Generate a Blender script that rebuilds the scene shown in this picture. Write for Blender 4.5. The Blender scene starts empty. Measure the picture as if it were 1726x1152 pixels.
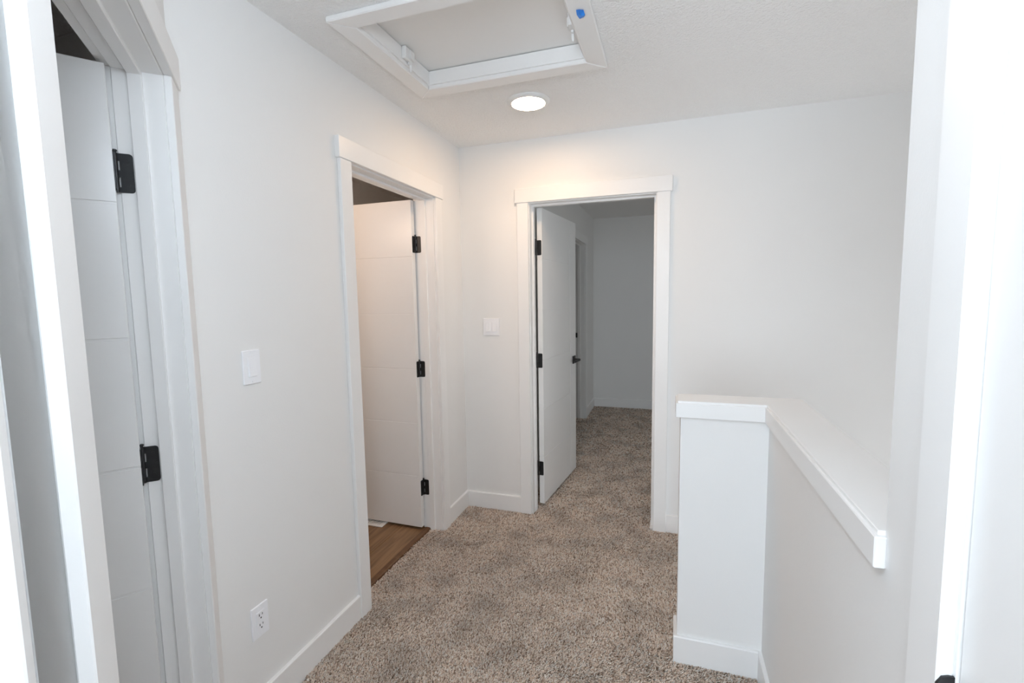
import bpy, bmesh, math, random
import numpy as np
from mathutils import Vector, Matrix

scene = bpy.context.scene
col = scene.collection
PI = math.pi

# ------------------------------------------------------------------ camera
CAM_H = 1.4498
R_ = Vector((0.94872112, 0.31570058, -0.01616698))
U_ = Vector((-0.01412509, 0.09342846, 0.99552579))
F_ = Vector((-0.31579853, 0.94424799, -0.09309685))
cd = bpy.data.cameras.new('camera')
cd.sensor_fit = 'HORIZONTAL'
cd.sensor_width = 36.0
cd.lens = 794.93 / 1726.0 * 36.0
cd.clip_start = 0.02
cd.clip_end = 60
cam = bpy.data.objects.new('camera', cd)
M = Matrix.Identity(4)
for i in range(3):
    M[i][0] = R_[i]; M[i][1] = U_[i]; M[i][2] = -F_[i]
M[0][3], M[1][3], M[2][3] = 0.0, 0.0, CAM_H
cam.matrix_world = M
col.objects.link(cam)
scene.camera = cam

# ------------------------------------------------------------------ world, exposure, daylight
world = bpy.data.worlds.new('world')
scene.world = world
world.use_nodes = True
bgn = world.node_tree.nodes['Background']
bgn.inputs[0].default_value = (0.75, 0.86, 1.0, 1)
bgn.inputs[1].default_value = 0.3
vs = scene.view_settings
vs.view_transform = 'Standard'
vs.look = 'None'
vs.exposure = 0.28
vs.gamma = 1.0
vs.use_curve_mapping = False
cy = scene.cycles
cy.max_bounces = 7
cy.diffuse_bounces = 7
cy.glossy_bounces = 3
cy.use_adaptive_sampling = True
cy.adaptive_threshold = 0.035
cy.caustics_reflective = False
cy.caustics_refractive = False
cy.sample_clamp_indirect = 4.0
cy.use_light_tree = False


def area(name, loc, target, sx, sy, power, colr):
    if sy is None:                      # point light
        ld = bpy.data.lights.new(name, 'POINT')
        ld.shadow_soft_size = sx
    else:
        ld = bpy.data.lights.new(name, 'AREA')
        ld.shape = 'RECTANGLE'
        ld.size = sx
        ld.size_y = sy
    ld.energy = power
    ld.color = colr
    o = bpy.data.objects.new(name, ld)
    o.location = loc
    d = Vector(target) - Vector(loc)
    o.rotation_euler = d.to_track_quat('-Z', 'Y').to_euler()
    col.objects.link(o)
    o['kind'] = 'helper'
    return o


# daylight entering through the windows of the rooms around the hall, plus an added unseen fill light above the camera
area('daylight_near_window', (-0.45, -2.86, 1.15), (-0.40, 0, 1.75), 1.35, 1.5, 50, (0.78, 0.89, 1.0))
area('daylight_far_window', (2.12, 3.62, 1.25), (-0.8, 3.45, 0.8), 0.9, 1.2, 8.0, (0.90, 0.97, 1.0))
area('daylight_stair_window', (1.55, 1.75, -1.25), (0.4, 1.6, 2.4), 1.1, 1.5, 28, (0.88, 0.94, 1.0))
area('bathroom_vanity_light', (-1.98, 1.42, 2.02), (-1.98, 2.6, 2.1), 0.55, 0.12, 4.0, (1.0, 0.74, 0.57))
area('near_fill', (-0.24, 0.08, 2.0), (-0.24, 0.08, 0), 0.12, None, 21.5, (0.75, 0.87, 1.0))

# ------------------------------------------------------------------ materials


def mat(name, base, rough=0.5, bump=None, noise=None, spec=0.5, emis=None, metal=0.0):
    """bump: (scale, strength, distance[, detail]); noise: (scale, colour2, lo, hi)"""
    m = bpy.data.materials.new(name)
    m.use_nodes = True
    nt = m.node_tree
    b = nt.nodes['Principled BSDF']
    b.inputs['Base Color'].default_value = (*base, 1)
    b.inputs['Roughness'].default_value = rough
    b.inputs['Specular IOR Level'].default_value = spec
    b.inputs['Metallic'].default_value = metal
    tc = nt.nodes.new('ShaderNodeTexCoord')
    if noise:
        n = nt.nodes.new('ShaderNodeTexNoise')
        n.inputs['Scale'].default_value = noise[0]
        n.inputs['Detail'].default_value = 1
        nt.links.new(tc.outputs['Object'], n.inputs['Vector'])
        mr = nt.nodes.new('ShaderNodeMapRange')
        mr.inputs[1].default_value = noise[2]
        mr.inputs[2].default_value = noise[3]
        nt.links.new(n.outputs['Fac'], mr.inputs[0])
        mx = nt.nodes.new('ShaderNodeMix')
        mx.data_type = 'RGBA'
        nt.links.new(mr.outputs[0], mx.inputs[0])
        mx.inputs[6].default_value = (*base, 1)
        mx.inputs[7].default_value = (*noise[1], 1)
        nt.links.new(mx.outputs[2], b.inputs['Base Color'])
    if bump:
        n2 = nt.nodes.new('ShaderNodeTexNoise')
        n2.inputs['Scale'].default_value = bump[0]
        n2.inputs['Detail'].default_value = bump[3] if len(bump) > 3 else 2
        nt.links.new(tc.outputs['Object'], n2.inputs['Vector'])
        bp = nt.nodes.new('ShaderNodeBump')
        bp.inputs['Strength'].default_value = bump[1]
        bp.inputs['Distance'].default_value = bump[2]
        nt.links.new(n2.outputs['Fac'], bp.inputs['Height'])
        nt.links.new(bp.outputs['Normal'], b.inputs['Normal'])
    if emis:
        b.inputs['Emission Color'].default_value = (*emis[0], 1)
        b.inputs['Emission Strength'].default_value = emis[1]
    return m


WALL = mat('wall_paint', (0.855, 0.85, 0.838), 0.62, bump=(160, 0.10, 0.002), noise=(1.3, (0.845, 0.84, 0.828), 0.35, 0.65), spec=0.3)
CEIL = mat('ceiling_texture', (0.90, 0.895, 0.885), 0.85, bump=(105, 0.7, 0.010, 3), spec=0.2)
TRIM = mat('trim_paint', (0.885, 0.88, 0.87), 0.34, bump=(30, 0.02, 0.002), noise=(5, (0.875, 0.87, 0.86), 0.3, 0.7))
DOOR = mat('door_paint', (0.86, 0.855, 0.845), 0.28, bump=(220, 0.05, 0.001), noise=(4, (0.85, 0.845, 0.835), 0.3, 0.7))
BLACK = mat('black_metal', (0.012, 0.012, 0.013), 0.42, bump=(300, 0.05, 0.0005), noise=(60, (0.018, 0.018, 0.019), 0.3, 0.7))
PLAST = mat('white_plastic', (0.93, 0.935, 0.96), 0.28, noise=(20, (0.92, 0.925, 0.95), 0.3, 0.7))
PLASTD = mat('dark_slot', (0.03, 0.03, 0.035), 0.6, noise=(40, (0.04, 0.04, 0.04), 0.3, 0.7))
HATCHP = mat('hatch_panel_paint', (0.90, 0.895, 0.88), 0.6, bump=(60, 0.04, 0.002), noise=(3, (0.89, 0.885, 0.87), 0.3, 0.7))
TAPE = mat('blue_tape', (0.012, 0.22, 0.80), 0.55, bump=(400, 0.3, 0.001), noise=(90, (0.02, 0.27, 0.85), 0.3, 0.7))
METALW = mat('white_enamel', (0.82, 0.82, 0.81), 0.35, noise=(20, (0.8, 0.8, 0.79), 0.3, 0.7))
LAMP = mat('lamp_diffuser', (0.9, 0.9, 0.9), 0.5, emis=((1.0, 0.68, 0.42), 68.0), noise=(20, (0.88, 0.88, 0.88), 0.3, 0.7))
UNDER = mat('carpet_backing', (0.40, 0.31, 0.25), 0.95, noise=(90, (0.22, 0.17, 0.135), 0.3, 0.7), spec=0.1)
TRANS = mat('transition_strip_wood', (0.12, 0.055, 0.022), 0.45, noise=(30, (0.16, 0.08, 0.035), 0.3, 0.7))


def wood_mat():
    m = bpy.data.materials.new('vinyl_plank_wood')
    m.use_nodes = True
    nt = m.node_tree
    b = nt.nodes['Principled BSDF']
    b.inputs['Roughness'].default_value = 0.42
    tc = nt.nodes.new('ShaderNodeTexCoord')
    mp = nt.nodes.new('ShaderNodeMapping')
    mp.inputs['Scale'].default_value = (16, 1.3, 1)
    nt.links.new(tc.outputs['Object'], mp.inputs['Vector'])
    oi = nt.nodes.new('ShaderNodeObjectInfo')
    add = nt.nodes.new('ShaderNodeVectorMath')
    add.operation = 'MULTIPLY_ADD'
    nt.links.new(oi.outputs['Random'], add.inputs[0])
    add.inputs[1].default_value = (30, 17, 0)
    nt.links.new(mp.outputs[0], add.inputs[2])
    n = nt.nodes.new('ShaderNodeTexNoise')
    n.inputs['Scale'].default_value = 2.2
    n.inputs['Detail'].default_value = 7
    n.inputs['Distortion'].default_value = 0.7
    nt.links.new(add.outputs[0], n.inputs['Vector'])
    cr = nt.nodes.new('ShaderNodeValToRGB')
    e = cr.color_ramp.elements
    e[0].position = 0.3; e[0].color = (0.15, 0.078, 0.034, 1)
    e[1].position = 0.72; e[1].color = (0.33, 0.195, 0.10, 1)
    nt.links.new(n.outputs['Fac'], cr.inputs[0])
    nt.links.new(cr.outputs[0], b.inputs['Base Color'])
    return m


WOOD = wood_mat()


def carpet_mat():
    m = bpy.data.materials.new('carpet_yarn')
    m.use_nodes = True
    nt = m.node_tree
    b = nt.nodes['Principled BSDF']
    b.inputs['Roughness'].default_value = 0.95
    b.inputs['Specular IOR Level'].default_value = 0.1
    g = nt.nodes.new('ShaderNodeNewGeometry')
    cr = nt.nodes.new('ShaderNodeValToRGB')
    cr.color_ramp.interpolation = 'LINEAR'
    e = cr.color_ramp.elements
    e[0].position = 0.0; e[0].color = (0.34, 0.235, 0.165, 1)
    e[1].position = 1.0; e[1].color = (1.0, 0.95, 0.89, 1)
    k = e.new(0.30); k.color = (0.82, 0.635, 0.505, 1)
    k = e.new(0.70); k.color = (1.0, 0.87, 0.755, 1)
    nt.links.new(g.outputs['Random Per Island'], cr.inputs[0])
    tc = nt.nodes.new('ShaderNodeTexCoord')
    n = nt.nodes.new('ShaderNodeTexNoise')
    n.inputs['Scale'].default_value = 5.5
    n.inputs['Detail'].default_value = 3
    nt.links.new(tc.outputs['Object'], n.inputs['Vector'])
    mr = nt.nodes.new('ShaderNodeMapRange')
    mr.inputs[1].default_value = 0.30; mr.inputs[2].default_value = 0.56
    mr.inputs[3].default_value = 0.72; mr.inputs[4].default_value = 1.0
    nt.links.new(n.outputs['Fac'], mr.inputs[0])
    vm = nt.nodes.new('ShaderNodeVectorMath')
    vm.operation = 'SCALE'
    nt.links.new(cr.outputs[0], vm.inputs[0])
    nt.links.new(mr.outputs[0], vm.inputs['Scale'])
    nt.links.new(vm.outputs[0], b.inputs['Base Color'])
    return m


YARN = carpet_mat()

# ------------------------------------------------------------------ helpers


class MB:
    """collects boxes, prisms and tubes (world space) into one mesh"""

    def __init__(self, fmap=None):
        self.bm = bmesh.new()
        self.f = fmap

    def _put(self, t):
        if self.f:
            for v in t.verts:
                v.co = Vector(self.f(*v.co))
        me = bpy.data.meshes.new('tmp')
        t.to_mesh(me)
        t.free()
        self.bm.from_mesh(me)
        bpy.data.meshes.remove(me)
        return self

    def box(self, lo, hi, bev=0.0, seg=1):
        t = bmesh.new()
        bmesh.ops.create_cube(t, size=1)
        for v in t.verts:
            v.co = Vector([lo[i] + (v.co[i] + 0.5) * (hi[i] - lo[i]) for i in range(3)])
        if bev > 0:
            bmesh.ops.bevel(t, geom=list(t.edges), offset=bev, segments=seg, affect='EDGES', profile=0.6)
        return self._put(t)

    def prism(self, pts, a0, a1, axis, bev=0.0):
        """polygon pts (2D, in the two other axes in xyz order) extruded along axis"""
        t = bmesh.new()

        def mk(p, h):
            c = list(p)
            c.insert(axis, h)
            return t.verts.new(c)
        A = [mk(p, a0) for p in pts]
        B = [mk(p, a1) for p in pts]
        t.faces.new(A)
        t.faces.new(list(reversed(B)))
        n = len(pts)
        for i in range(n):
            t.faces.new((A[i], A[(i + 1) % n], B[(i + 1) % n], B[i]))
        bmesh.ops.recalc_face_normals(t, faces=t.faces)
        if bev:
            bmesh.ops.bevel(t, geom=list(t.edges), offset=bev, segments=1, affect='EDGES')
        return self._put(t)

    def lathe(self, prof, c, n=32, axis=2):
        """profile (r, h) around an axis through c"""
        t = bmesh.new()
        rings = []
        for r, h in prof:
            ring = []
            for i in range(n):
                a = 2 * PI * i / n
                p = [r * math.cos(a), r * math.sin(a)]
                p.insert(axis, h)
                ring.append(t.verts.new(Vector(c) + Vector(p)))
            rings.append(ring)
        for k in range(len(rings) - 1):
            for i in range(n):
                t.faces.new((rings[k][i], rings[k][(i + 1) % n], rings[k + 1][(i + 1) % n], rings[k + 1][i]))
        t.faces.new(rings[0])
        t.faces.new(list(reversed(rings[-1])))
        return self._put(t)

    def build(self, name, m, parent=None, smooth=False):
        bmesh.ops.recalc_face_normals(self.bm, faces=self.bm.faces)
        me = bpy.data.meshes.new(name)
        off = Vector((0, 0, 0))
        p = parent
        while p is not None:
            off += p.location
            p = p.parent
        for v in self.bm.verts:
            v.co -= off
        self.bm.to_mesh(me)
        self.bm.free()
        me.materials.append(m)
        if smooth:
            for f in me.polygons:
                f.use_smooth = True
            try:
                me.set_sharp_from_angle(angle=math.radians(35))
            except Exception:
                pass
        o = bpy.data.objects.new(name, me)
        col.objects.link(o)
        if parent:
            o.parent = parent
        return o


def empty(name, loc, label=None, cat=None, kind=None, group=None):
    o = bpy.data.objects.new(name, None)
    o.location = loc
    o.empty_display_size = 0.05
    col.objects.link(o)
    return tag(o, label, cat, kind, group)


def tag(o, label=None, cat=None, kind=None, group=None):
    if label:
        o['label'] = label
    if cat:
        o['category'] = cat
    if kind:
        o['kind'] = kind
    if group:
        o['group'] = group
    return o


def struct(mb, name, m, label=None):
    return tag(mb.build(name, m), label, None, 'structure')


def rounded(x0, x1, y0, y1, r, n=4, corners=(1, 1, 1, 1)):
    pts = []
    for k, (cx, cy, a0) in enumerate(((x1 - r, y1 - r, 0), (x0 + r, y1 - r, 90), (x0 + r, y0 + r, 180), (x1 - r, y0 + r, 270))):
        if corners[k]:
            for i in range(n + 1):
                a = math.radians(a0 + 90 * i / n)
                pts.append((cx + r * math.cos(a), cy + r * math.sin(a)))
        else:
            pts.append(((x1, y1), (x0, y1), (x0, y0), (x1, y0))[k])
    return pts


# ------------------------------------------------------------------ dimensions
XL, YB, XR, H = -1.331, 2.938, 0.347, 2.434
T = 0.118
YC = 1.008                                   # where the angled wall meets the left wall
DD = Vector((1, -1, 0)).normalized()         # along the angled wall, towards the camera
NN = Vector((1, 1, 0)).normalized()          # out of the angled wall
C0 = Vector((XL, YC, 0))
S_END = 1.0586
Y0 = 0.908                                   # near end of the half wall
Y1 = 1.866                                   # half-wall front
XA = 0.046
CASW, CAST, HDT = 0.0745, 0.018, 0.024
HEAD, HEADT = 2.045, 2.133


# maps (u along wall, w out of the wall towards the hall, z) -> world
def map_left(u, w, z): return (XL + w, u, z)
def map_back(u, w, z): return (u, YB - w, z)
def map_diag(u, w, z): return tuple(C0 + DD * u + NN * w + Vector((0, 0, z)))
def map_right(u, w, z): return (XR - w, u, z)
XF = -0.94
def map_far(u, w, z): return (XF + w, u, z)
RC = C0 + DD * S_END                          # outside corner of the angled wall
def map_return(u, w, z): return tuple(RC - NN * u + DD * w + Vector((0, 0, z)))


# ------------------------------------------------------------------ shell
def wall(name, fmap, u0, u1, openings, thick=T, top=H, w1=0.0, z0=-0.02):
    """openings: (ua, ub, zb, zt)"""
    b = MB(fmap)
    cur = u0
    for ua, ub, zb, zt in sorted(openings):
        if ua > cur:
            b.box((cur, w1 - thick, z0), (ua, w1, top))
        b.box((ua, w1 - thick, zt), (ub, w1, top))
        if zb > 0:
            b.box((ua, w1 - thick, z0), (ub, w1, zb))
        cur = ub
    if cur < u1:
        b.box((cur, w1 - thick, z0), (u1, w1, top))
    return struct(b, name, WALL)


RO = 0.019 + 0.006     # jamb board + shim space beyond the clear opening
# clear openings between the jambs
D1 = (0.100, 0.900)    # angled wall
D2 = (1.784, 2.552)    # left wall
D3 = (-0.852, -0.083)  # back wall
D4 = (-0.10, 0.694)    # right wall
D5 = (4.72, 5.505)     # far room, left wall
D6 = (0.080, 0.80)     # return wall beside the camera


def op(d): return (d[0] - 0.018, d[1] + 0.018, 0, HEAD - 0.005 + 0.018)


wall('wall_left', map_left, YC - 0.02, 4.45, [op(D2)])
wall('wall_back', map_back, XL, 2.3, [op(D3)])
wall('wall_angled', map_diag, -0.10, S_END, [op(D1)])
wall('wall_return', map_return, 0.0, 1.1, [op(D6)])
wall('wall_right', map_right, -3.0, Y0, [op(D4)])
wall('wall_far_left', map_far, YB + T, 6.3, [op(D5)])
struct(MB().box((XF - T, 6.18, -0.02), (2.32, 6.30, H)), 'wall_far', WALL)
wall('wall_far_right', lambda u, w, z: (2.2 - w, u, z), YB + T, 6.3, [(3.15, 4.1, 0.6, 1.9)])
struct(MB().box((-2.64, 1.3, -0.02), (-2.52, 4.45, H)), 'wall_bathroom_left', WALL)
struct(MB().box((-2.64, 4.45, -0.02), (XL, 4.57, H)), 'wall_bathroom_end', WALL)
struct(MB().box((-2.64, 1.22, -0.02), (XL - T, 1.34, H)), 'wall_bathroom_near', WALL)
struct(MB().box((-2.32, -1.2, -0.02), (-2.2, 1.22, H)), 'wall_closet_left', WALL)
struct(MB().box((-2.32, -1.3, -0.02), (-1.42, -1.18, H)), 'wall_closet_near', WALL)
struct(MB().box((-1.78, 4.45, -0.02), (-1.66, 5.9, H)), 'wall_far_closet_back', WALL)
struct(MB().box((-1.78, 5.78, -0.02), (XF - T, 5.90, H)), 'wall_far_closet_end', WALL)
struct(MB().box((-1.54, -3.0, -0.02), (-1.42, -0.5, H)), 'wall_near_left', WALL)
wall('wall_near', lambda u, w, z: (u, -2.9 + w, z), -1.54, XR, [(-1.15, 0.25, 0.7, 2.25)])
struct(MB().box((XR + T, 0.79, -1.4), (2.3, Y0, H)), 'wall_stairwell_near', WALL)
struct(MB().box((2.2, Y0, -1.4), (2.32, YB + 0.02, H)), 'wall_stairwell_right', WALL)
struct(MB().box((-0.1, YB + 0.005, -1.4), (2.3, YB + T, 0.0)), 'wall_stairwell_back', WALL)

# half wall guarding the stairs: an L in plan
CAPZ = 1.051
struct(MB().box((XR, Y0, -1.4), (XR + T, Y1 + T, CAPZ - 0.012)).box((XA, Y1, -1.4), (XR + T - 0.001, Y1 + T, CAPZ - 0.012)), 'wall_half_stairs', WALL)

# ceiling with the opening of the attic hatch
HX0, HX1, HY0, HY1 = -1.150, -0.263, 1.447, 2.127       # outside of the hatch casing
IX0, IX1, IY0, IY1 = -1.072, -0.342, 1.518, 2.050       # its inner edge
cb = MB()
cb.box((-2.7, -3.05, H), (IX0 - 0.012, 6.35, H + 0.02)).box((IX1 + 0.012, -3.05, H), (2.4, 6.35, H + 0.02))
cb.box((IX0 - 0.012, -3.05, H), (IX1 + 0.012, IY0 - 0.012, H + 0.02)).box((IX0 - 0.012, IY1 + 0.012, H), (IX1 + 0.012, 6.35, H + 0.02))
struct(cb, 'ceiling', CEIL)

# floors
fb = MB()
fb.box((-2.4, -3.05, -0.10), (XR + 0.02, 1.26, -0.012))
fb.box((XL - 0.085, 1.2, -0.10), (XR + 0.02, Y1 + 0.02, -0.0121)).box((XL - 0.085, Y1, -0.10), (XA + 0.06, YB + 0.15, -0.0119))
fb.box((-1.72, YB + 0.10, -0.10), (2.3, 6.25, -0.0122))
struct(fb, 'floor', UNDER)
struct(MB().box((-0.1, Y0 - 0.1, -1.5), (2.3, YB + 0.1, -1.4)), 'floor_stairwell', UNDER)

fw = empty('floor_bathroom', (-2.0, 2.4, 0), 'wood-look plank floor of the bathroom', None, 'structure')
MB().box((-2.53, 1.33, -0.10), (XL - 0.083, 4.46, -0.006)).build('underlay', TRANS, fw)
pw, pl = 0.180, 1.22
plank_me = None
x = XL - 0.083 - 0.0
xs = [-2.53, -2.327, -2.147, -1.967, -1.787, -1.607, -1.4535]
for i in range(6):
    xa, xb = xs[i], xs[i + 1]
    y = 1.34 - 0.37 * ((i * 2) % 5)
    while y < 4.45:
        ya, yb = max(y, 1.34), min(y + pl, 4.45)
        if yb - ya > 0.05:
            MB().box((xa + 0.0008, ya + 0.0008, -0.008), (xb - 0.0008, yb - 0.0008, 0.0), 0.0012).build('plank', WOOD, fw)
        y += pl
tr = MB(map_left)
tr.prism([(-0.1225, -0.01), (-0.1225, 0.002), (-0.116, 0.005), (-0.096, 0.005), (-0.088, 0.001), (-0.088, -0.01)], D2[0] - 0.001, D2[1] + 0.001, 0)
struct(tr, 'trim_threshold', TRANS)

# stairs going down behind the half wall
st = empty('stairs', (XA + 0.2, 2.4, 0), 'carpeted stairs going down behind the half wall', None, 'structure')
for i in range(6):
    MB().box((XA + 0.06 + 0.255 * i, Y1 + T + 0.001, -1.4), (XA + 0.06 + 0.255 * (i + 1), YB + 0.004, -0.012 - 0.185 * (i + 1)), 0.004).build('step', UNDER, st)


# ------------------------------------------------------------------ baseboards
BBH = 0.107


def board(b, u0, u1, w=0.0, h=BBH, t=0.013):
    b.prism([(w - 0.001, -0.02), (w + t, -0.02), (w + t, h - 0.004), (w + t - 0.004, h), (w - 0.001, h)], u0, u1, 0)
    return b


struct(board(board(MB(map_left), 1.03, D2[0] - 0.005 - CASW), D2[1] + 0.005 + CASW, YB), 'baseboard_left', TRIM)
struct(board(board(MB(map_back), XL + 0.013, D3[0] - 0.005 - CASW), D3[1] + 0.005 + CASW, 0.3), 'baseboard_back', TRIM)
struct(board(MB(map_right), Y0 - 0.12, Y1), 'baseboard_right', TRIM)
hb = board(MB(lambda u, w, z: (u, Y1 - w, z)), XA - 0.013, XR - 0.013)
struct(hb, 'baseboard_half_front', TRIM)
struct(board(MB(lambda u, w, z: (XA - w, u, z)), Y1, Y1 + T), 'baseboard_half_end', TRIM)
struct(board(board(MB(map_far), YB + T, D5[0] - 0.005 - CASW), D5[1] + 0.005 + CASW, 6.18), 'baseboard_far_left', TRIM)
struct(board(MB(lambda u, w, z: (u, 6.18 - w, z)), XF + 0.013, 2.2), 'baseboard_far', TRIM)
struct(board(MB(map_diag), D1[1] + 0.005 + 0.0715, S_END), 'baseboard_angled', TRIM)


# ------------------------------------------------------------------ door frames
def frame(name, fmap, d, depth=T, casw0=CASW, casw1=CASW, stop_w=(-0.05, -0.083), label=None, over0=0.012, over1=0.012, back=True, head=HEAD):
    """jambs, stops, casing and flat header of a doorway with clear opening d"""
    u0, u1 = d
    r = empty(name, fmap((u0 + u1) / 2, -depth / 2, 0), label, None, 'structure')
    zj = head - 0.005
    J = 0.018
    MB(fmap).box((u0 - J, -depth, -0.015), (u0, 0, zj + J), 0.001).build('jamb', TRIM, r)
    MB(fmap).box((u1, -depth, -0.015), (u1 + J, 0, zj + J), 0.001).build('jamb', TRIM, r)
    MB(fmap).box((u0, -depth, zj), (u1, 0, zj + J), 0.001).build('jamb_head', TRIM, r)
    s0, s1 = stop_w
    so = 0.011
    MB(fmap).box((u0 - 0.001, s1, -0.015), (u0 + so, s0, zj), 0.0015).build('door_stop', TRIM, r)
    MB(fmap).box((u1 - so, s1, -0.015), (u1 + 0.001, s0, zj), 0.0015).build('door_stop', TRIM, r)
    MB(fmap).box((u0 + so, s1, zj - so), (u1 - so, s0, zj + 0.001), 0.0015).build('door_stop', TRIM, r)
    sides = [(0.0, 1)] + ([(-depth, -1)] if back else [])
    for w, sg in sides:
        def bx(ua, ub, z0, z1, t, nm):
            a, b = sorted((w, w + sg * t))
            MB(fmap).box((ua, a, z0), (ub, b, z1), 0.002).build(nm, TRIM, r)
        c0 = casw0 if sg > 0 else CASW
        c1 = casw1 if sg > 0 else CASW
        bx(u0 - 0.005 - c0, u0 - 0.005, -0.015, head, CAST, 'casing')
        bx(u1 + 0.005, u1 + 0.005 + c1, -0.015, head, CAST, 'casing')
        bx(u0 - 0.005 - c0 - over0, u1 + 0.005 + c1 + over1, head, HEADT, HDT, 'header')
    return r


T1 = frame('trim_1', map_diag, D1, depth=0.108, casw0=0.095, casw1=0.0715, stop_w=(-0.044, -0.075), over0=0.006, label='white casing and jambs of the angled doorway')
T2 = frame('trim_2', map_left, D2, label='white casing and jambs of the bathroom doorway')
T3 = frame('trim_3', map_back, D3, label='white casing and jambs of the far doorway')
T4 = frame('trim_4', map_right, D4, stop_w=(-0.04, -0.07), casw1=0.076, back=False, label='white casing of the closed door beside the half wall')
T5 = frame('trim_5', map_far, D5, label='white casing of the doorway deep in the far room', back=False)
T6 = frame('trim_6', map_return, D6, casw0=0.074, over0=-0.004, label='white casing at the left edge of the picture', stop_w=(-0.04, -0.07), back=False)
# strike plates
lip = MB(map_right)
lip.prism([(-0.004, 0.895), (0.0185, 0.905), (0.0195, 0.93), (0.0185, 0.952), (0.013, 0.962), (0.006, 0.9645), (-0.004, 0.9645)], D4[1] + 0.0015, D4[1] + 0.0052, 0)
lip.build('strike_plate', BLACK, T4)
sp = MB(map_far)
sp.prism(rounded(-0.112, -0.086, 0.965, 1.022, 0.006), D5[1] - 0.002, D5[1] + 0.001, 0)
sp.build('strike_plate', BLACK, T5)


# ------------------------------------------------------------------ doors
SLAB_T = 0.035
GROOVES = [0.35, 0.687, 1.022, 1.36, 1.70]


def make_door(name, label, pivot, e, n, width, hinge_jamb=None, latch=True, faces=(1, 1), swing=None, grooves=GROOVES, z0=0.018, z1=2.033, handle_z=0.94, handle_faces=(1, 1)):
    """pivot: world xy of the hinge line; e: direction from hinge to latch edge;
    n: outward direction of the face that lies SLAB_T away from the pivot side. Slab occupies 0..SLAB_T along n."""
    e = Vector((e[0], e[1], 0)).normalized()
    n = Vector((n[0], n[1], 0)).normalized()
    P = Vector((pivot[0], pivot[1], 0))

    def fm(u, w, z): return tuple(P + e * u + n * w + Vector((0, 0, z)))
    r = empty(name, fm(0.0, SLAB_T / 2, 0.0), label, None, 'structure')
    pt = 0.0030
    u0, u1 = 0.003, width
    MB(fm).box((u0 + 0.0004, pt - 0.0002, z0), (u1, SLAB_T - pt + 0.0002, z1)).build('slab_core', DOOR, r)
    stile = u1 - 0.150
    gw = 0.0028
    zs = [z0] + list(grooves) + [z1]
    for k, f in enumerate(faces):
        if not f:
            continue
        wa, wb = (0.0, pt) if k == 0 else (SLAB_T - pt, SLAB_T)
        for i in range(len(zs) - 1):
            za = zs[i] + (gw if i else 0)
            zb = zs[i + 1] - (gw if i < len(zs) - 2 else 0)
            MB(fm).box((u0, wa, za), (stile - gw, wb, zb), 0.0008).build('panel', DOOR, r)
        MB(fm).box((stile + gw, wa, z0), (u1, wb, z1), 0.0008).build('stile', DOOR, r)
    if latch:
        hz = handle_z
        uc = u1 - 0.062
        for k, f in enumerate(handle_faces):
            if not f:
                continue
            w0 = 0.0 if k == 0 else SLAB_T
            sg = -1 if k == 0 else 1

            def ws(a, b): return sorted((w0 + sg * a, w0 + sg * b))
            hb_ = MB(fm)
            a, b = ws(0, 0.009)
            hb_.box((uc - 0.031, a, hz - 0.031), (uc + 0.031, b, hz + 0.031), 0.002)
            h = hb_.build('handle_rose', BLACK, r)
            a, b = ws(0.009, 0.052)
            lv = MB(fm).box((uc - 0.010, a, hz - 0.010), (uc + 0.010, b, hz + 0.010), 0.003)
            a, b = ws(0.044, 0.056)
            lv.box((uc - 0.118, a, hz - 0.009), (uc + 0.011, b, hz + 0.009), 0.003)
            lv.build('lever', BLACK, r)
    return r, fm


def hinges(root, fmap_j, uj, su, wj, wp, fm, zc):
    """black butt hinges. Jamb leaf lies on the jamb plane u = uj (opening on side su),
    from the knuckle at depth wp to wj; fm maps the slab so that the door leaf sits on its hinge edge."""
    for z in zc:
        h = 0.049
        # jamb leaf with rounded corners on the far side and three tabs to the knuckle
        lw, kw = wj, wp
        sgn = 1 if lw > kw else -1
        t0, t1 = sorted((uj - su * 0.0005, uj + su * 0.0022))
        b = MB(fmap_j)
        ka = kw + sgn * 0.0078
        b.prism(rounded(min(ka, lw), max(ka, lw), z - h, z + h, 0.008, 4, (1, 0, 0, 1) if sgn > 0 else (0, 1, 1, 0)), t0, t1, 0)
        for za, zb in ((-h, -h * 0.72), (-h * 0.22, h * 0.14), (h * 0.62, h)):
            lo, hi = sorted((kw + sgn * 0.002, ka))
            b.box((t0, lo, z + za), (t1, hi, z + zb))
        # screw heads
        for dz, dw in ((0.6, 0.55), (0.0, 0.8), (-0.6, 0.55)):
            wc = ka + (lw - ka) * dw
            pts = [(wc + 0.0042 * math.cos(a * PI / 5), z + dz * h + 0.0042 * math.sin(a * PI / 5)) for a in range(10)]
            s0, s1 = sorted((uj + su * 0.002, uj + su * 0.0030))
            b.prism(pts, s0, s1, 0)
        k = b.build('hinge', BLACK, root)
        kb = MB()
        pc = Vector(fmap_j(uj + su * 0.004, kw, 0))
        prof = [(0.0052, -h), (0.0052, -h * 0.42), (0.0046, -h * 0.41), (0.0052, -h * 0.40), (0.0052, h * 0.2), (0.0046, h * 0.21), (0.0052, h * 0.22), (0.0052, h), (0.0036, h + 0.001), (0.0036, h + 0.004), (0.0058, h + 0.0045), (0.0058, h + 0.0075), (0.003, h + 0.009)]
        kb.lathe([(r_, hh) for r_, hh in prof], (pc.x, pc.y, z), 14)
        kb.build('hinge_pin', BLACK, k, True)
        # leaf on the door's hinge edge
        dl = MB(fm)
        dl.prism(rounded(0.001, 0.030, z - h, z + h, 0.006, 3, (1, 0, 0, 1)), 0.0008, 0.0034, 0)
        dl.build('door_leaf', BLACK, k)


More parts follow.
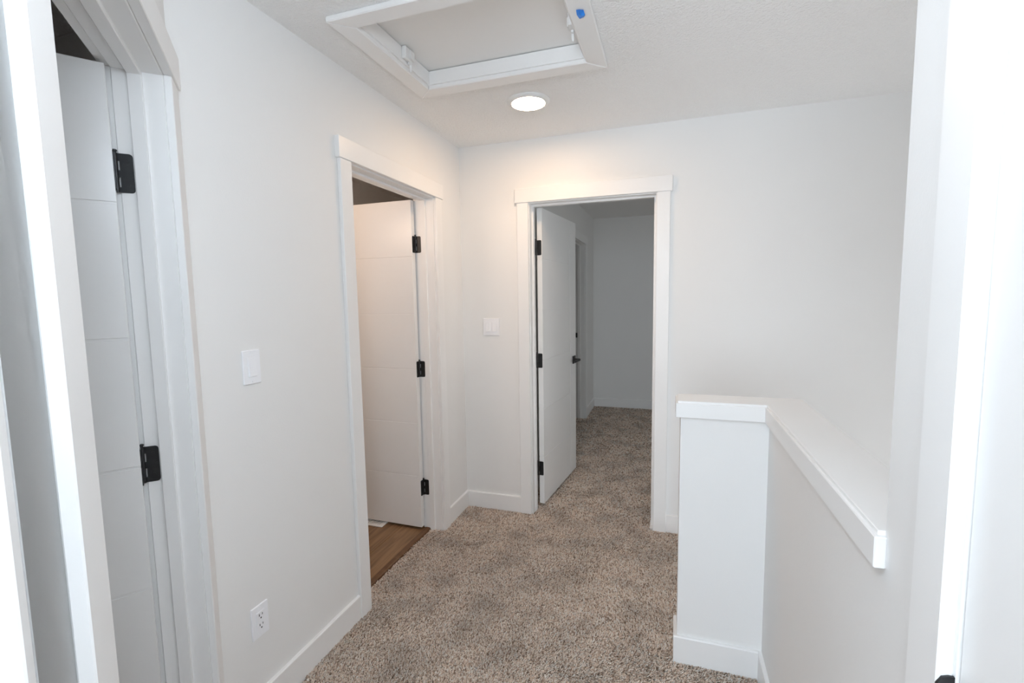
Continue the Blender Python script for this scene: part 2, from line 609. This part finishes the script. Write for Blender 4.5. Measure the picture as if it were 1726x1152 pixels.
# door 1 in the angled wall: hinged on the far jamb, swung 80 degrees into the closet
th = math.radians(80)
jd1 = 0.108
e1 = math.cos(th) * DD - math.sin(th) * NN
n1 = math.cos(th) * NN + math.sin(th) * DD
piv = C0 + DD * (D1[0] + 0.004) + NN * (-jd1 - 0.006)
door1, fm1 = make_door('door_1', 'white grooved door open inside the angled doorway', (piv.x, piv.y), e1, n1, 0.785, handle_faces=(1, 1))
hinges(door1, map_diag, D1[0], 1, -0.078, -jd1 - 0.006, fm1, (0.27, 1.016, 1.782))

# door 2, bathroom: hinged on the far jamb, open 90 degrees, slab along -x
th = math.radians(90.5)
e2 = Vector((-math.sin(th), -math.cos(th), 0))
n2 = Vector((math.cos(th), -math.sin(th), 0))
piv2 = (XL - T - 0.006, D2[1] - 0.004)
door2, fm2 = make_door('door_2', 'white grooved bathroom door standing open', piv2, e2, n2, 0.758)
hinges(door2, map_left, D2[1], -1, -0.0885, -T - 0.006, fm2, (0.268, 1.02, 1.775))

# door 3, far room: hinged on the left jamb, open a little short of square
th = math.radians(84)
e3 = Vector((math.cos(th), math.sin(th), 0))
n3 = Vector((math.sin(th), -math.cos(th), 0))
piv3 = (D3[0] + 0.012, YB + T + 0.008)
door3, fm3 = make_door('door_3', 'white grooved door with black lever open into the far room', piv3, e3, n3, 0.760)
hinges(door3, map_back, D3[0], 1, -0.0885, -T - 0.006, fm3, (0.268, 1.02, 1.775))

# door 4: closed door in the right wall, nearly flush with its casing
door4, fm4 = make_door('door_4', 'closed white door at the right edge beside the camera', (XR + SLAB_T + 0.002, D4[0] + 0.002), (0, 1), (-1, 0), D4[1] - D4[0] - 0.006, faces=(0, 1), handle_faces=(0, 0))
# door 6: closed door in the return wall at the left edge
pv = Vector(map_return(D6[0] + 0.002, -0.040, 0))
door6, fm6 = make_door('door_5', 'closed white door at the left edge beside the camera', (pv.x, pv.y), -NN, DD, D6[1] - D6[0] - 0.004, faces=(0, 1), handle_faces=(0, 0))

# ------------------------------------------------------------------ half-wall cap
cap = empty('trim_7', (0.3, 1.6, 1.0), 'white cap and apron boards on the half wall', None, 'structure')
AP0, AP1, AT = 0.989, 1.044, 0.018
E_ = AT
x0, x1, yf, yb = XA, XR + T, Y1, Y1 + T
MB().box((x0 - E_, yf - E_, AP0), (XR, yf, AP1), 0.002).build('apron_board', TRIM, cap)
MB().box((x0 - E_, yf, AP0), (x0, yb + E_, AP1), 0.002).build('apron_board', TRIM, cap)
MB().box((XR - E_, Y0 - 0.008, AP0), (XR, yf - E_ + 0.0005, AP1), 0.002).build('apron_board', TRIM, cap)
MB().box((x1, Y0, AP0), (x1 + E_, yb + E_, AP1), 0.002).build('apron_board', TRIM, cap)
MB().box((x0, yb, AP0), (x1, yb + E_, AP1), 0.002).build('apron_board', TRIM, cap)
i_ = 0.007
cp = [(x0 - E_ + i_, yf - E_ + i_), (XR - E_ + i_, yf - E_ + i_), (XR - E_ + i_, Y0 + 0.0005), (x1 + E_ - i_, Y0 + 0.0005), (x1 + E_ - i_, yb + E_ - i_), (x0 - E_ + i_, yb + E_ - i_)]
MB().prism(cp, AP1 - 0.010, CAPZ + 0.001, 2, 0.0015).build('cap_board', TRIM, cap)

# ------------------------------------------------------------------ attic hatch
hat = empty('attic_hatch', ((HX0 + HX1) / 2, (HY0 + HY1) / 2, H), 'white framed attic access hatch set into the ceiling', 'hatch')
ZB = H - 0.020
W = MB
W().prism([(HX0, HY0), (HX1, HY0), (IX1, IY0), (IX0, IY0)], ZB, H, 2, 0.0035).build('frame_board', TRIM, hat)
W().prism([(HX0, HY1), (HX1, HY1), (IX1, IY1), (IX0, IY1)], ZB, H, 2, 0.0035).build('frame_board', TRIM, hat)
W().prism([(HX0, HY0), (IX0, IY0), (IX0, IY1), (HX0, HY1)], ZB, H, 2, 0.0035).build('frame_board', TRIM, hat)
W().prism([(HX1, HY0), (IX1, IY0), (IX1, IY1), (HX1, HY1)], ZB, H, 2, 0.0035).build('frame_board', TRIM, hat)
ZP = H + 0.056
lt, lp = 0.010, 0.008      # liner stands a little inside the casing edge
for lo, hi in (((IX0 - lt, IY0 - lt, H - 0.003), (IX0 + lp, IY1 + lt, ZP)), ((IX1 - lp, IY0 - lt, H - 0.003), (IX1 + lt, IY1 + lt, ZP)),
               ((IX0 + lp, IY0 - lt, H - 0.003), (IX1 - lp, IY0 + lp, ZP)), ((IX0 + lp, IY1 - lp, H - 0.003), (IX1 - lp, IY1 + lt, ZP))):
    W().box(lo, hi, 0.001).build('liner_board', TRIM, hat)
W().box((IX0 - 0.04, IY0 - 0.04, ZP + 0.0045), (IX1 + 0.04, IY1 + 0.04, ZP + 0.024)).build('hatch_panel', HATCHP, hat)
for xs_, sg in ((IX0 + lp, 1), (IX1 - lp, -1)):
    yc_ = 1.835
    b = W(lambda x, y, z: (xs_ + sg * x, yc_ + y, z))
    b.box((0, -0.030, ZP - 0.048), (0.020, 0.030, ZP + 0.001), 0.003)
    b.box((0.020, -0.004, ZP - 0.040), (0.028, 0.030, ZP - 0.006), 0.002)
    la = b.build('latch', METALW, hat)
    b = W(lambda x, y, z: (xs_ + sg * x, yc_ + y, z))
    b.prism([(0.006, ZP - 0.046), (0.016, ZP - 0.046), (0.014, ZP - 0.078), (0.009, ZP - 0.084), (0.005, ZP - 0.078)], 0.020, 0.031, 1, 0.001)
    b.box((0.004, 0.008, ZP - 0.056), (0.014, 0.024, ZP - 0.044), 0.001)
    b.build('latch_lever', METALW, la)

# scrap of tape
tm = bmesh.new()
ty = (-0.302, 1.700)
pts = [(-0.016, -0.018, -0.0012), (0.000, -0.022, -0.005), (0.017, -0.012, -0.0015), (0.020, 0.004, -0.007), (0.010, 0.020, -0.0012), (-0.012, 0.022, -0.003), (-0.020, 0.004, -0.0012), (0.001, 0.001, -0.009)]
tv = [tm.verts.new((p[0] * 0.72, p[1] * 1.25, p[2])) for p in pts]
for i in range(7):
    tm.faces.new((tv[i], tv[(i + 1) % 7], tv[7]))
bmesh.ops.recalc_face_normals(tm, faces=tm.faces)
gx = bmesh.ops.extrude_face_region(tm, geom=list(tm.faces))
for v in [g for g in gx['geom'] if isinstance(g, bmesh.types.BMVert)]:
    v.co.z += 0.0008
bmesh.ops.recalc_face_normals(tm, faces=tm.faces)
tme = bpy.data.meshes.new('tape_scrap')
tm.to_mesh(tme)
tm.free()
tme.materials.append(TAPE)
to = bpy.data.objects.new('tape_scrap', tme)
to.location = (ty[0], ty[1], ZB - 0.0002)
col.objects.link(to)
tag(to, 'small crumpled scrap of blue tape stuck on the hatch frame', 'tape')

# ------------------------------------------------------------------ ceiling light
LX, LY = -0.690, 2.385
cl = empty('ceiling_light', (LX, LY, H), 'round flush ceiling light glowing warm white beyond the hatch', 'ceiling light')
MB().lathe([(0.084, -0.013), (0.090, -0.0145), (0.098, -0.012), (0.107, -0.005), (0.109, -0.001), (0.109, 0.004), (0.084, 0.004)], (LX, LY, H), 48).build('trim_ring', METALW, cl, True)
MB().lathe([(0.0005, -0.0155), (0.064, -0.0153), (0.083, -0.0142), (0.0855, -0.012), (0.0855, -0.004), (0.0005, -0.004)], (LX, LY, H), 48).build('diffuser', LAMP, cl, True)


# ------------------------------------------------------------------ switches and outlet
def wallplate(root, fmap, u, z, gangs, kind):
    hw = 0.035 + 0.0225 * (gangs - 1) if gangs > 1 else 0.035
    hh = 0.0575

    def fm(a, w, c): return fmap(u + a, w, z + c)
    # bevelled plate
    t = MB(fm)
    t.prism([(-hw, -hh), (hw, -hh), (hw, hh), (-hw, hh)], -0.001, 0.0055, 1, 0.0022)
    t.build('plate', PLAST, root)
    for g in range(gangs):
        a = (g - (gangs - 1) / 2) * 0.046
        for sz in (-0.0485, 0.0485):
            MB(fm).lathe([(0.0005, 0.0050), (0.0032, 0.0050), (0.0030, 0.0066), (0.0005, 0.0068)], (a, 0, sz), 10, 1).build('screw', PLAST, root)
        if kind == 'switch':
            MB(fm).box((a - 0.0168, 0.004, -0.0338), (a + 0.0168, 0.0068, 0.0338), 0.0008).build('insert_frame', PLAST, root)
            rk = MB(fm)
            tt = bmesh.new()
            # rocker: bottom half pressed out
            prof = [(-0.0305, 0.0050), (-0.0305, 0.0115), (0.0, 0.0082), (0.0305, 0.0068), (0.0305, 0.0050)]
            A = [tt.verts.new((a - 0.0142, w, c)) for c, w in prof]
            B = [tt.verts.new((a + 0.0142, w, c)) for c, w in prof]
            tt.faces.new(A)
            tt.faces.new(list(reversed(B)))
            for i in range(5):
                tt.faces.new((A[i], A[(i + 1) % 5], B[(i + 1) % 5], B[i]))
            bmesh.ops.recalc_face_normals(tt, faces=tt.faces)
            bmesh.ops.bevel(tt, geom=list(tt.edges), offset=0.0006, segments=1, affect='EDGES')
            rk._put(tt)
            rk.build('rocker', PLAST, root)
        else:
            ins = MB(fm).box((a - 0.0168, 0.004, -0.0338), (a + 0.0168, 0.0082, 0.0338), 0.001).build('receptacle', PLAST, root)
            for cz in (0.0175, -0.0175):
                s = MB(fm)
                s.box((a - 0.0078, 0.0060, cz + 0.001), (a - 0.0050, 0.0086, cz + 0.0092))
                s.box((a + 0.0050, 0.0060, cz + 0.002), (a + 0.0074, 0.0086, cz + 0.0088))
                s.lathe([(0.0005, 0.0060), (0.0028, 0.0060), (0.0028, 0.0086), (0.0005, 0.0086)], (a, 0, cz - 0.0065), 10, 1)
                s.build('socket_slots', PLASTD, ins)


s1 = empty('light_switch', (XL, 1.211, 1.231), 'single white rocker light switch on the left wall', 'light switch')
wallplate(s1, map_left, 1.211, 1.231, 1, 'switch')
s2 = empty('light_switch', (-1.125, YB, 1.256), 'double white rocker light switch beside the far doorway', 'light switch')
wallplate(s2, map_back, -1.125, 1.256, 2, 'switch')
s3 = empty('wall_outlet', (XL, 1.175, 0.352), 'white power outlet low on the left wall above the baseboard', 'outlet')
wallplate(s3, map_left, 1.175, 0.352, 1, 'outlet')

# ------------------------------------------------------------------ floor register
fr = empty('floor_register', (-1.87, 2.52, 0), 'white slotted floor vent on the wood floor at the bathroom door', 'floor vent')
rx0, rx1, ry0, ry1 = -2.02, -1.722, 2.468, 2.572
b = MB()
for lo, hi in (((rx0, ry0, 0), (rx1, ry0 + 0.020, 0.005)), ((rx0, ry1 - 0.020, 0), (rx1, ry1, 0.005)), ((rx0, ry0 + 0.020, 0), (rx0 + 0.022, ry1 - 0.020, 0.005)), ((rx1 - 0.022, ry0 + 0.020, 0), (rx1, ry1 - 0.020, 0.005))):
    b.box(lo, hi, 0.0012)
b.build('rim', METALW, fr)
MB().box((rx0 + 0.02, ry0 + 0.018, -0.004), (rx1 - 0.02, ry1 - 0.018, 0.0012)).build('damper', PLASTD, fr)
nx = 18
for i in range(nx):
    xx = rx0 + 0.022 + (rx1 - rx0 - 0.044) * (i + 0.5) / nx
    MB().box((xx - 0.0045, ry0 + 0.020, 0.001), (xx + 0.0045, ry1 - 0.020, 0.0045)).build('slat', METALW, fr)

# ------------------------------------------------------------------ carpet pile
rng = np.random.default_rng(7)


def noise2(x, y, sc, seed):
    r = np.random.default_rng(seed)
    g = r.normal(size=(64, 64))
    fx, fy = (x * sc) % 63, (y * sc) % 63
    ix, iy = fx.astype(int), fy.astype(int)
    a, b_ = fx - ix, fy - iy
    a = a * a * (3 - 2 * a)
    b_ = b_ * b_ * (3 - 2 * b_)
    ix1, iy1 = ix + 1, iy + 1
    return (g[ix, iy] * (1 - a) + g[ix1, iy] * a) * (1 - b_) + (g[ix, iy1] * (1 - a) + g[ix1, iy1] * a) * b_


def grid(x0, x1, y0, y1, sp):
    xs_ = np.arange(x0, x1, sp)
    ys_ = np.arange(y0, y1, sp)
    X, Y = np.meshgrid(xs_, ys_)
    X = X + (np.arange(len(ys_)) % 2)[:, None] * sp * 0.5
    X = X.ravel() + rng.normal(0, sp * 0.28, X.size)
    Y = Y.ravel() + rng.normal(0, sp * 0.28, Y.size)
    k = (X > x0) & (X < x1) & (Y > y0) & (Y < y1)
    return X[k], Y[k]


def pile(name, rects, label):
    PX, PY, PS = [], [], []
    for x0, x1, y0, y1, sp in rects:
        X, Y = grid(x0, x1, y0, y1, sp)
        PX.append(X); PY.append(Y); PS.append(np.full(X.size, sp))
    X = np.concatenate(PX); Y = np.concatenate(PY); S = np.concatenate(PS)
    n = X.size
    # pile lies over in patches
    ang = 1.2 * noise2(X + 9, Y + 9, 1.7, 3) + rng.normal(0, 0.9, n)
    amt = 0.0025 + 0.003 * np.clip(noise2(X + 5, Y + 7, 3.1, 4) + 0.4, 0, 1.5) + rng.uniform(0, 0.002, n)
    LXo, LYo = np.cos(ang) * amt, np.sin(ang) * amt
    hgt = rng.normal(0.0118, 0.0012, n)
    rot = rng.uniform(0, 2 * PI, n)
    V = np.zeros((n, 6, 3))
    for k in range(3):
        a = rot + k * 2 * PI / 3
        r0 = S * 0.75
        V[:, k, 0] = X + r0 * np.cos(a); V[:, k, 1] = Y + r0 * np.sin(a); V[:, k, 2] = -0.0070
        a2 = a + 0.9
        r1 = S * 0.54 * rng.uniform(0.7, 1.25, n)
        V[:, k + 3, 0] = X + LXo + r1 * np.cos(a2); V[:, k + 3, 1] = Y + LYo + r1 * np.sin(a2)
        V[:, k + 3, 2] = -0.0125 + hgt + rng.normal(0, 0.001, n)
    base = (np.arange(n) * 6)[:, None]
    F = []
    for k in range(3):
        k2 = (k + 1) % 3
        F.append(base + np.array([[k, k2, k2 + 3]]))
        F.append(base + np.array([[k, k2 + 3, k + 3]]))
    F.append(base + np.array([[3, 4, 5]]))
    F = np.concatenate(F).astype(np.int32)
    me = bpy.data.meshes.new(name)
    me.vertices.add(n * 6)
    me.vertices.foreach_set('co', V.reshape(-1).astype(np.float32))
    nf = len(F)
    me.loops.add(nf * 3)
    me.loops.foreach_set('vertex_index', F.reshape(-1))
    me.polygons.add(nf)
    me.polygons.foreach_set('loop_start', np.arange(nf, dtype=np.int32) * 3)
    me.update(calc_edges=True)
    me.validate()
    me.materials.append(YARN)
    o = bpy.data.objects.new(name, me)
    col.objects.link(o)
    tag(o, label, 'carpet', 'stuff')
    return o


pile('carpet_pile', [
    (XL + 0.008, XR - 0.008, 1.35, Y1 - 0.008, 0.0047),
    (XL - 0.085, XL + 0.008, D2[0] + 0.004, D2[1] - 0.004, 0.0055),
    (XL + 0.008, XA - 0.010, Y1 - 0.008, YB - 0.010, 0.0052),
    (XA - 0.010, XA + 0.055, Y1 + T + 0.005, YB - 0.010, 0.0068),
    (XL + 0.02, XR - 0.008, 0.95, 1.35, 0.009),
    (D3[0] + 0.012, D3[1] - 0.012, YB - 0.010, YB + T, 0.0065),
    (XF + 0.012, 0.7, YB + T, 4.3, 0.0078),
    (XF + 0.012, 0.9, 4.3, 6.17, 0.0105),
    (XF - 0.35, XF + 0.012, D5[0] + 0.01, D5[1] - 0.005, 0.0105),
], 'brown and beige flecked cut pile carpet')
